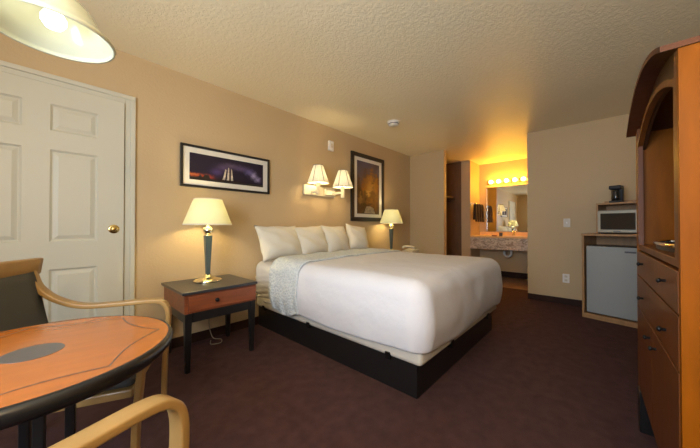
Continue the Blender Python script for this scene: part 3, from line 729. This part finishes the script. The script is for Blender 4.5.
obj('crown_gap_shade', rec, M['bay_shaded'], ar)  # dark board added in place of the shaded gap above the arch
fill = nb(); prism(fill, arch(0.0, AW, 1.59, 1.706) + [(AW, 1.54), (0, 1.54)], -AD + 0.02, -0.5, 'y')
obj('crown_back', fill, M['crown_wood'], ar)
def aknob(parent, x, z, y=0.016):
    obj('knob', lathe(nb(), [(0.005, 0), (0.005, 0.011), (0.009, 0.014), (0.0095, 0.018), (0.006, 0.022), (0.0001, 0.023)], n=18,
        mtx=Matrix.Translation((x, y, z)) @ Matrix.Rotation(-PI / 2, 4, 'X')), M['black_metal'], parent)
for (z0, z1, zk) in ((0.822, 0.948, 0.895), (0.655, 0.815, 0.728)):
    d = obj('drawer', B((0.0245, -0.02, z0), (AW - 0.0245, 0.002, z1), 0.002), M['armoire_shaded'], ar)
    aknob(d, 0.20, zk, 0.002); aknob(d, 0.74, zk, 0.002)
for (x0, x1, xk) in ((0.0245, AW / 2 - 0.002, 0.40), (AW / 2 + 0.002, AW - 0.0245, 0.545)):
    d = obj('door', B((x0, -0.02, zb0 + 0.01), (x1, 0.002, 0.648), 0.002), M['armoire_shaded'], ar)
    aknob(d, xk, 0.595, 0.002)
for (x, y) in ((0.10, -0.04), (AW - 0.075, -0.04), (0.10, -AD + 0.06), (AW - 0.075, -AD + 0.06)):
    obj('foot', B((x - 0.045, y - 0.045, 0), (x + 0.045, y + 0.045, zb0), 0.003), M['black_wood'], ar)
ty = thing('tray', 'flat silver rimmed dark tray lying in the open bay of the armoire', 'tray', (1.22 + 0.52, -0.165 - 0.098 + 0.52 * AR, 0.9935), AR)
trb = nb(); prism(trb, [(0.30 * math.cos(a), 0.075 * math.sin(a)) for a in [2 * PI * i / 40 for i in range(40)]], -0.010, 0.004, 'z')
obj('tray_plate', trb, M['dark_plastic'], ty)
rr = nb(); sweep(rr, [(0.30 * math.cos(2 * PI * i / 48), 0.075 * math.sin(2 * PI * i / 48), 0.014) for i in range(49)], circ(0.009, 8), upv=(0, 0, 1), cap=False)
obj('rim', rr, M['chrome'], ty)

# ------------------------------------------------------------------ round table with inlay
TZ, TR = 0.71, 0.342
TCX, TCY = -0.032, 1.235
tb = thing('round_table', 'round orange wood table with dark inlay lines and black edge', 'table', (TCX, TCY, 0), math.radians(-11))
def disc(r, z0, z1, n=72): return prism(nb(), [(r * math.cos(2 * PI * i / n), r * math.sin(2 * PI * i / n)) for i in range(n)], z0, z1, 'z')
M['table_top'] = mat('orange_table_veneer', (0.44, 0.118, 0.009), 0.24, var=0.12, vscale=5, stretch=(1.5, 7, 1), coat=0.5)
top = obj('table_top', disc(TR - 0.008, TZ - 0.02, TZ), M['table_top'], tb)
obj('edge_band', lathe(nb(), [(TR - 0.010, TZ - 0.024), (TR - 0.009, TZ + 0.001), (TR + 0.000, TZ - 0.002), (TR + 0.006, TZ - 0.012), (TR + 0.002, TZ - 0.030), (TR - 0.012, TZ - 0.046), (TR - 0.035, TZ - 0.048), (TR - 0.035, TZ - 0.024), (TR - 0.010, TZ - 0.024)], n=72), M['black_wood'], tb)
obj('center_inlay', disc(0.066, TZ, TZ + 0.0007), M['inlay'], top)
line = nb(); NV = 7; RV = 0.308; n = 14                     # scalloped star line: points joined by inward arcs
P = []
for k in range(NV):
    a0, a1 = k * 2 * PI / NV, (k + 1) * 2 * PI / NV
    p0 = Vector((RV * math.cos(a0), RV * math.sin(a0), 0)); p1 = Vector((RV * math.cos(a1), RV * math.sin(a1), 0))
    for i in range(n):
        t_ = i / n; q = p0.lerp(p1, t_); am = (a0 + a1) / 2
        q -= Vector((math.cos(am), math.sin(am), 0)) * 0.022 * math.sin(PI * t_)
        P.append(q)
A_ = [line.verts.new((p.x, p.y, TZ + 0.0008)) for p in P]; B_ = [line.verts.new((p.x * 0.985, p.y * 0.985, TZ + 0.0008)) for p in P]
for i in range(len(P)): line.faces.new([A_[i], A_[(i + 1) % len(P)], B_[(i + 1) % len(P)], B_[i]])
obj('inlay_line', line, M['inlay'], top)
obj('underside', disc(0.315, TZ - 0.052, TZ - 0.022), M['black_wood'], tb)
obj('support_plate', B((-0.13, -0.13, TZ - 0.075), (0.13, 0.13, TZ - 0.052), 0.004), M['black_wood'], tb)
for a_ in range(4):
    an = a_ * PI / 2 + math.radians(22)
    px_, py_ = 0.082 * math.cos(an), 0.082 * math.sin(an)
    obj('post', B((px_ - 0.012, py_ - 0.012, 0.05), (px_ + 0.012, py_ + 0.012, TZ - 0.075), 0.003), M['black_wood'], tb)
for a_ in range(4):
    an = a_ * PI / 2 + math.radians(22)
    bm = nb(); sweep(bm, [(0.02 * math.cos(an), 0.02 * math.sin(an), 0.04), (0.30 * math.cos(an), 0.30 * math.sin(an), 0.018)], rrect(0.05, 0.035, 0.005, 1), upv=(-math.sin(an), math.cos(an), 0), smooth=False)
    obj('foot', bm, M['black_wood'], tb)

# ------------------------------------------------------------------ bentwood armchairs (local +X is the way the chair faces)
def armchair(loc, rz, label):
    t = thing('armchair', label, 'chair', loc, rz, 'bentwood armchairs at the round table')
    hw = 0.27
    rail = nb()
    pth = spline([(-0.250, -hw - 0.03, 0.875), (-0.275, -0.14, 0.878), (-0.283, 0, 0.880), (-0.275, 0.14, 0.878), (-0.250, hw + 0.03, 0.875)], 6)
    sweep(rail, pth, rrect(0.085, 0.026, 0.010), upv=(0.14, 0, 1))
    obj('top_rail', rail, M['bent'], t)
    bp = nb(); G = []
    for j in range(9):
        v = j / 8; z = 0.44 + v * 0.41; xb = -0.185 - 0.085 * v; row = []
        for i in range(11):
            u = -1 + 2 * i / 10; row.append(bp.verts.new((xb + 0.028 * u * u - 0.02, u * (hw - 0.012), z)))
        G.append(row)
    for a, c in zip(G, G[1:]):
        for i in range(10): bp.faces.new([a[i], a[i + 1], c[i + 1], c[i]]).smooth = True
    bo = obj('backrest', bp, M['grey_fabric'], t, solid=0.03)
    bo.modifiers['thickness'].offset = 0
    obj('seat', B((-0.21, -hw + 0.025, 0.40), (0.30, hw - 0.025, 0.46), 0.025), M['grey_fabric'], t, smooth=True)
    obj('seat_frame', B((-0.215, -hw + 0.02, 0.365), (0.295, hw - 0.02, 0.40), 0.006), M['bent'], t)
    for s in (-1, 1):
        y = s * hw
        bm = nb()
        pth = spline([(-0.262, y, 0.84), (-0.235, y, 0.765), (-0.17, y, 0.700), (-0.06, y, 0.652), (0.10, y, 0.646), (0.24, y, 0.647), (0.300, y, 0.632), (0.328, y, 0.585), (0.330, y, 0.48), (0.315, y, 0.28), (0.310, y, 0.0)], 6)
        sweep(bm, pth, rrect(0.056, 0.024, 0.006), upv=(0, 1, 0))
        obj('arm', bm, M['bent'], t)
        bm = nb()
        sweep(bm, spline([(-0.262, y * 0.985, 0.86), (-0.225, y * 0.985, 0.62), (-0.19, y * 0.985, 0.42), (-0.215, y * 0.985, 0.20), (-0.27, y * 0.985, 0.0)], 6), rrect(0.032, 0.030, 0.008), upv=(0, 1, 0))
        obj('leg', bm, M['bent'], t)
    return t
ca = armchair((0.070, 1.80, 0), math.radians(-24), 'bentwood armchair with charcoal back between the round table and white door')
cb = copy_tree(ca)
cb.location = (-0.002, 0.475, 0); cb.rotation_euler = (0, 0, math.radians(17))
cb['label'] = 'bentwood armchair in front of the round table, only one arm and front leg in view'

# ------------------------------------------------------------------ pendant lamp over the table
PZ = 1.70; PR = 0.150
pd = thing('pendant_lamp', 'lit glass bell pendant lamp hanging over the round table', 'pendant lamp', (0.004, 1.304, PZ))
sb = nb()
prof = [(PR, 0.0), (PR + 0.003, 0.004), (PR - 0.004, 0.014), (0.128, 0.030), (0.112, 0.052), (0.098, 0.082), (0.078, 0.108), (0.052, 0.124), (0.030, 0.132)]
lathe(sb, prof, n=72)
so = obj('glass_shade', sb, M['opal'], pd, solid=0.004)
rim = nb(); lathe(rim, [(PR - 0.003, -0.003), (PR + 0.002, -0.004), (PR + 0.005, 0.002), (PR + 0.001, 0.006), (PR - 0.004, 0.003), (PR - 0.003, -0.003)], n=72)
obj('rim', rim, M['opal'], so)
obj('socket', lathe(nb(), [(0.0001, 0.165), (0.034, 0.165), (0.034, 0.128), (0.022, 0.125), (0.022, 0.085), (0.0001, 0.085)], n=24), M['pale_brass'], pd)
obj('bulb', lathe(nb(), [(0.014, 0.088), (0.020, 0.075), (0.030, 0.055), (0.030, 0.040), (0.020, 0.024), (0.0001, 0.018)], n=24), M['pend_bulb'], pd)
ch = nb(); sweep(ch, [(0, 0, 0.16), (0, 0, CZ - PZ)], circ(0.006, 8)); lathe(ch, [(0.0001, CZ - PZ), (0.06, CZ - PZ), (0.055, CZ - PZ - 0.02), (0.02, CZ - PZ - 0.035), (0.0001, CZ - PZ - 0.035)], n=24)
obj('hanging_rod', ch, M['pale_brass'], pd)
light('pendant_light', 'POINT', (0, 0, 0.045), P_PENDANT, (1.0, 0.80, 0.52), 0.038, parent=pd)
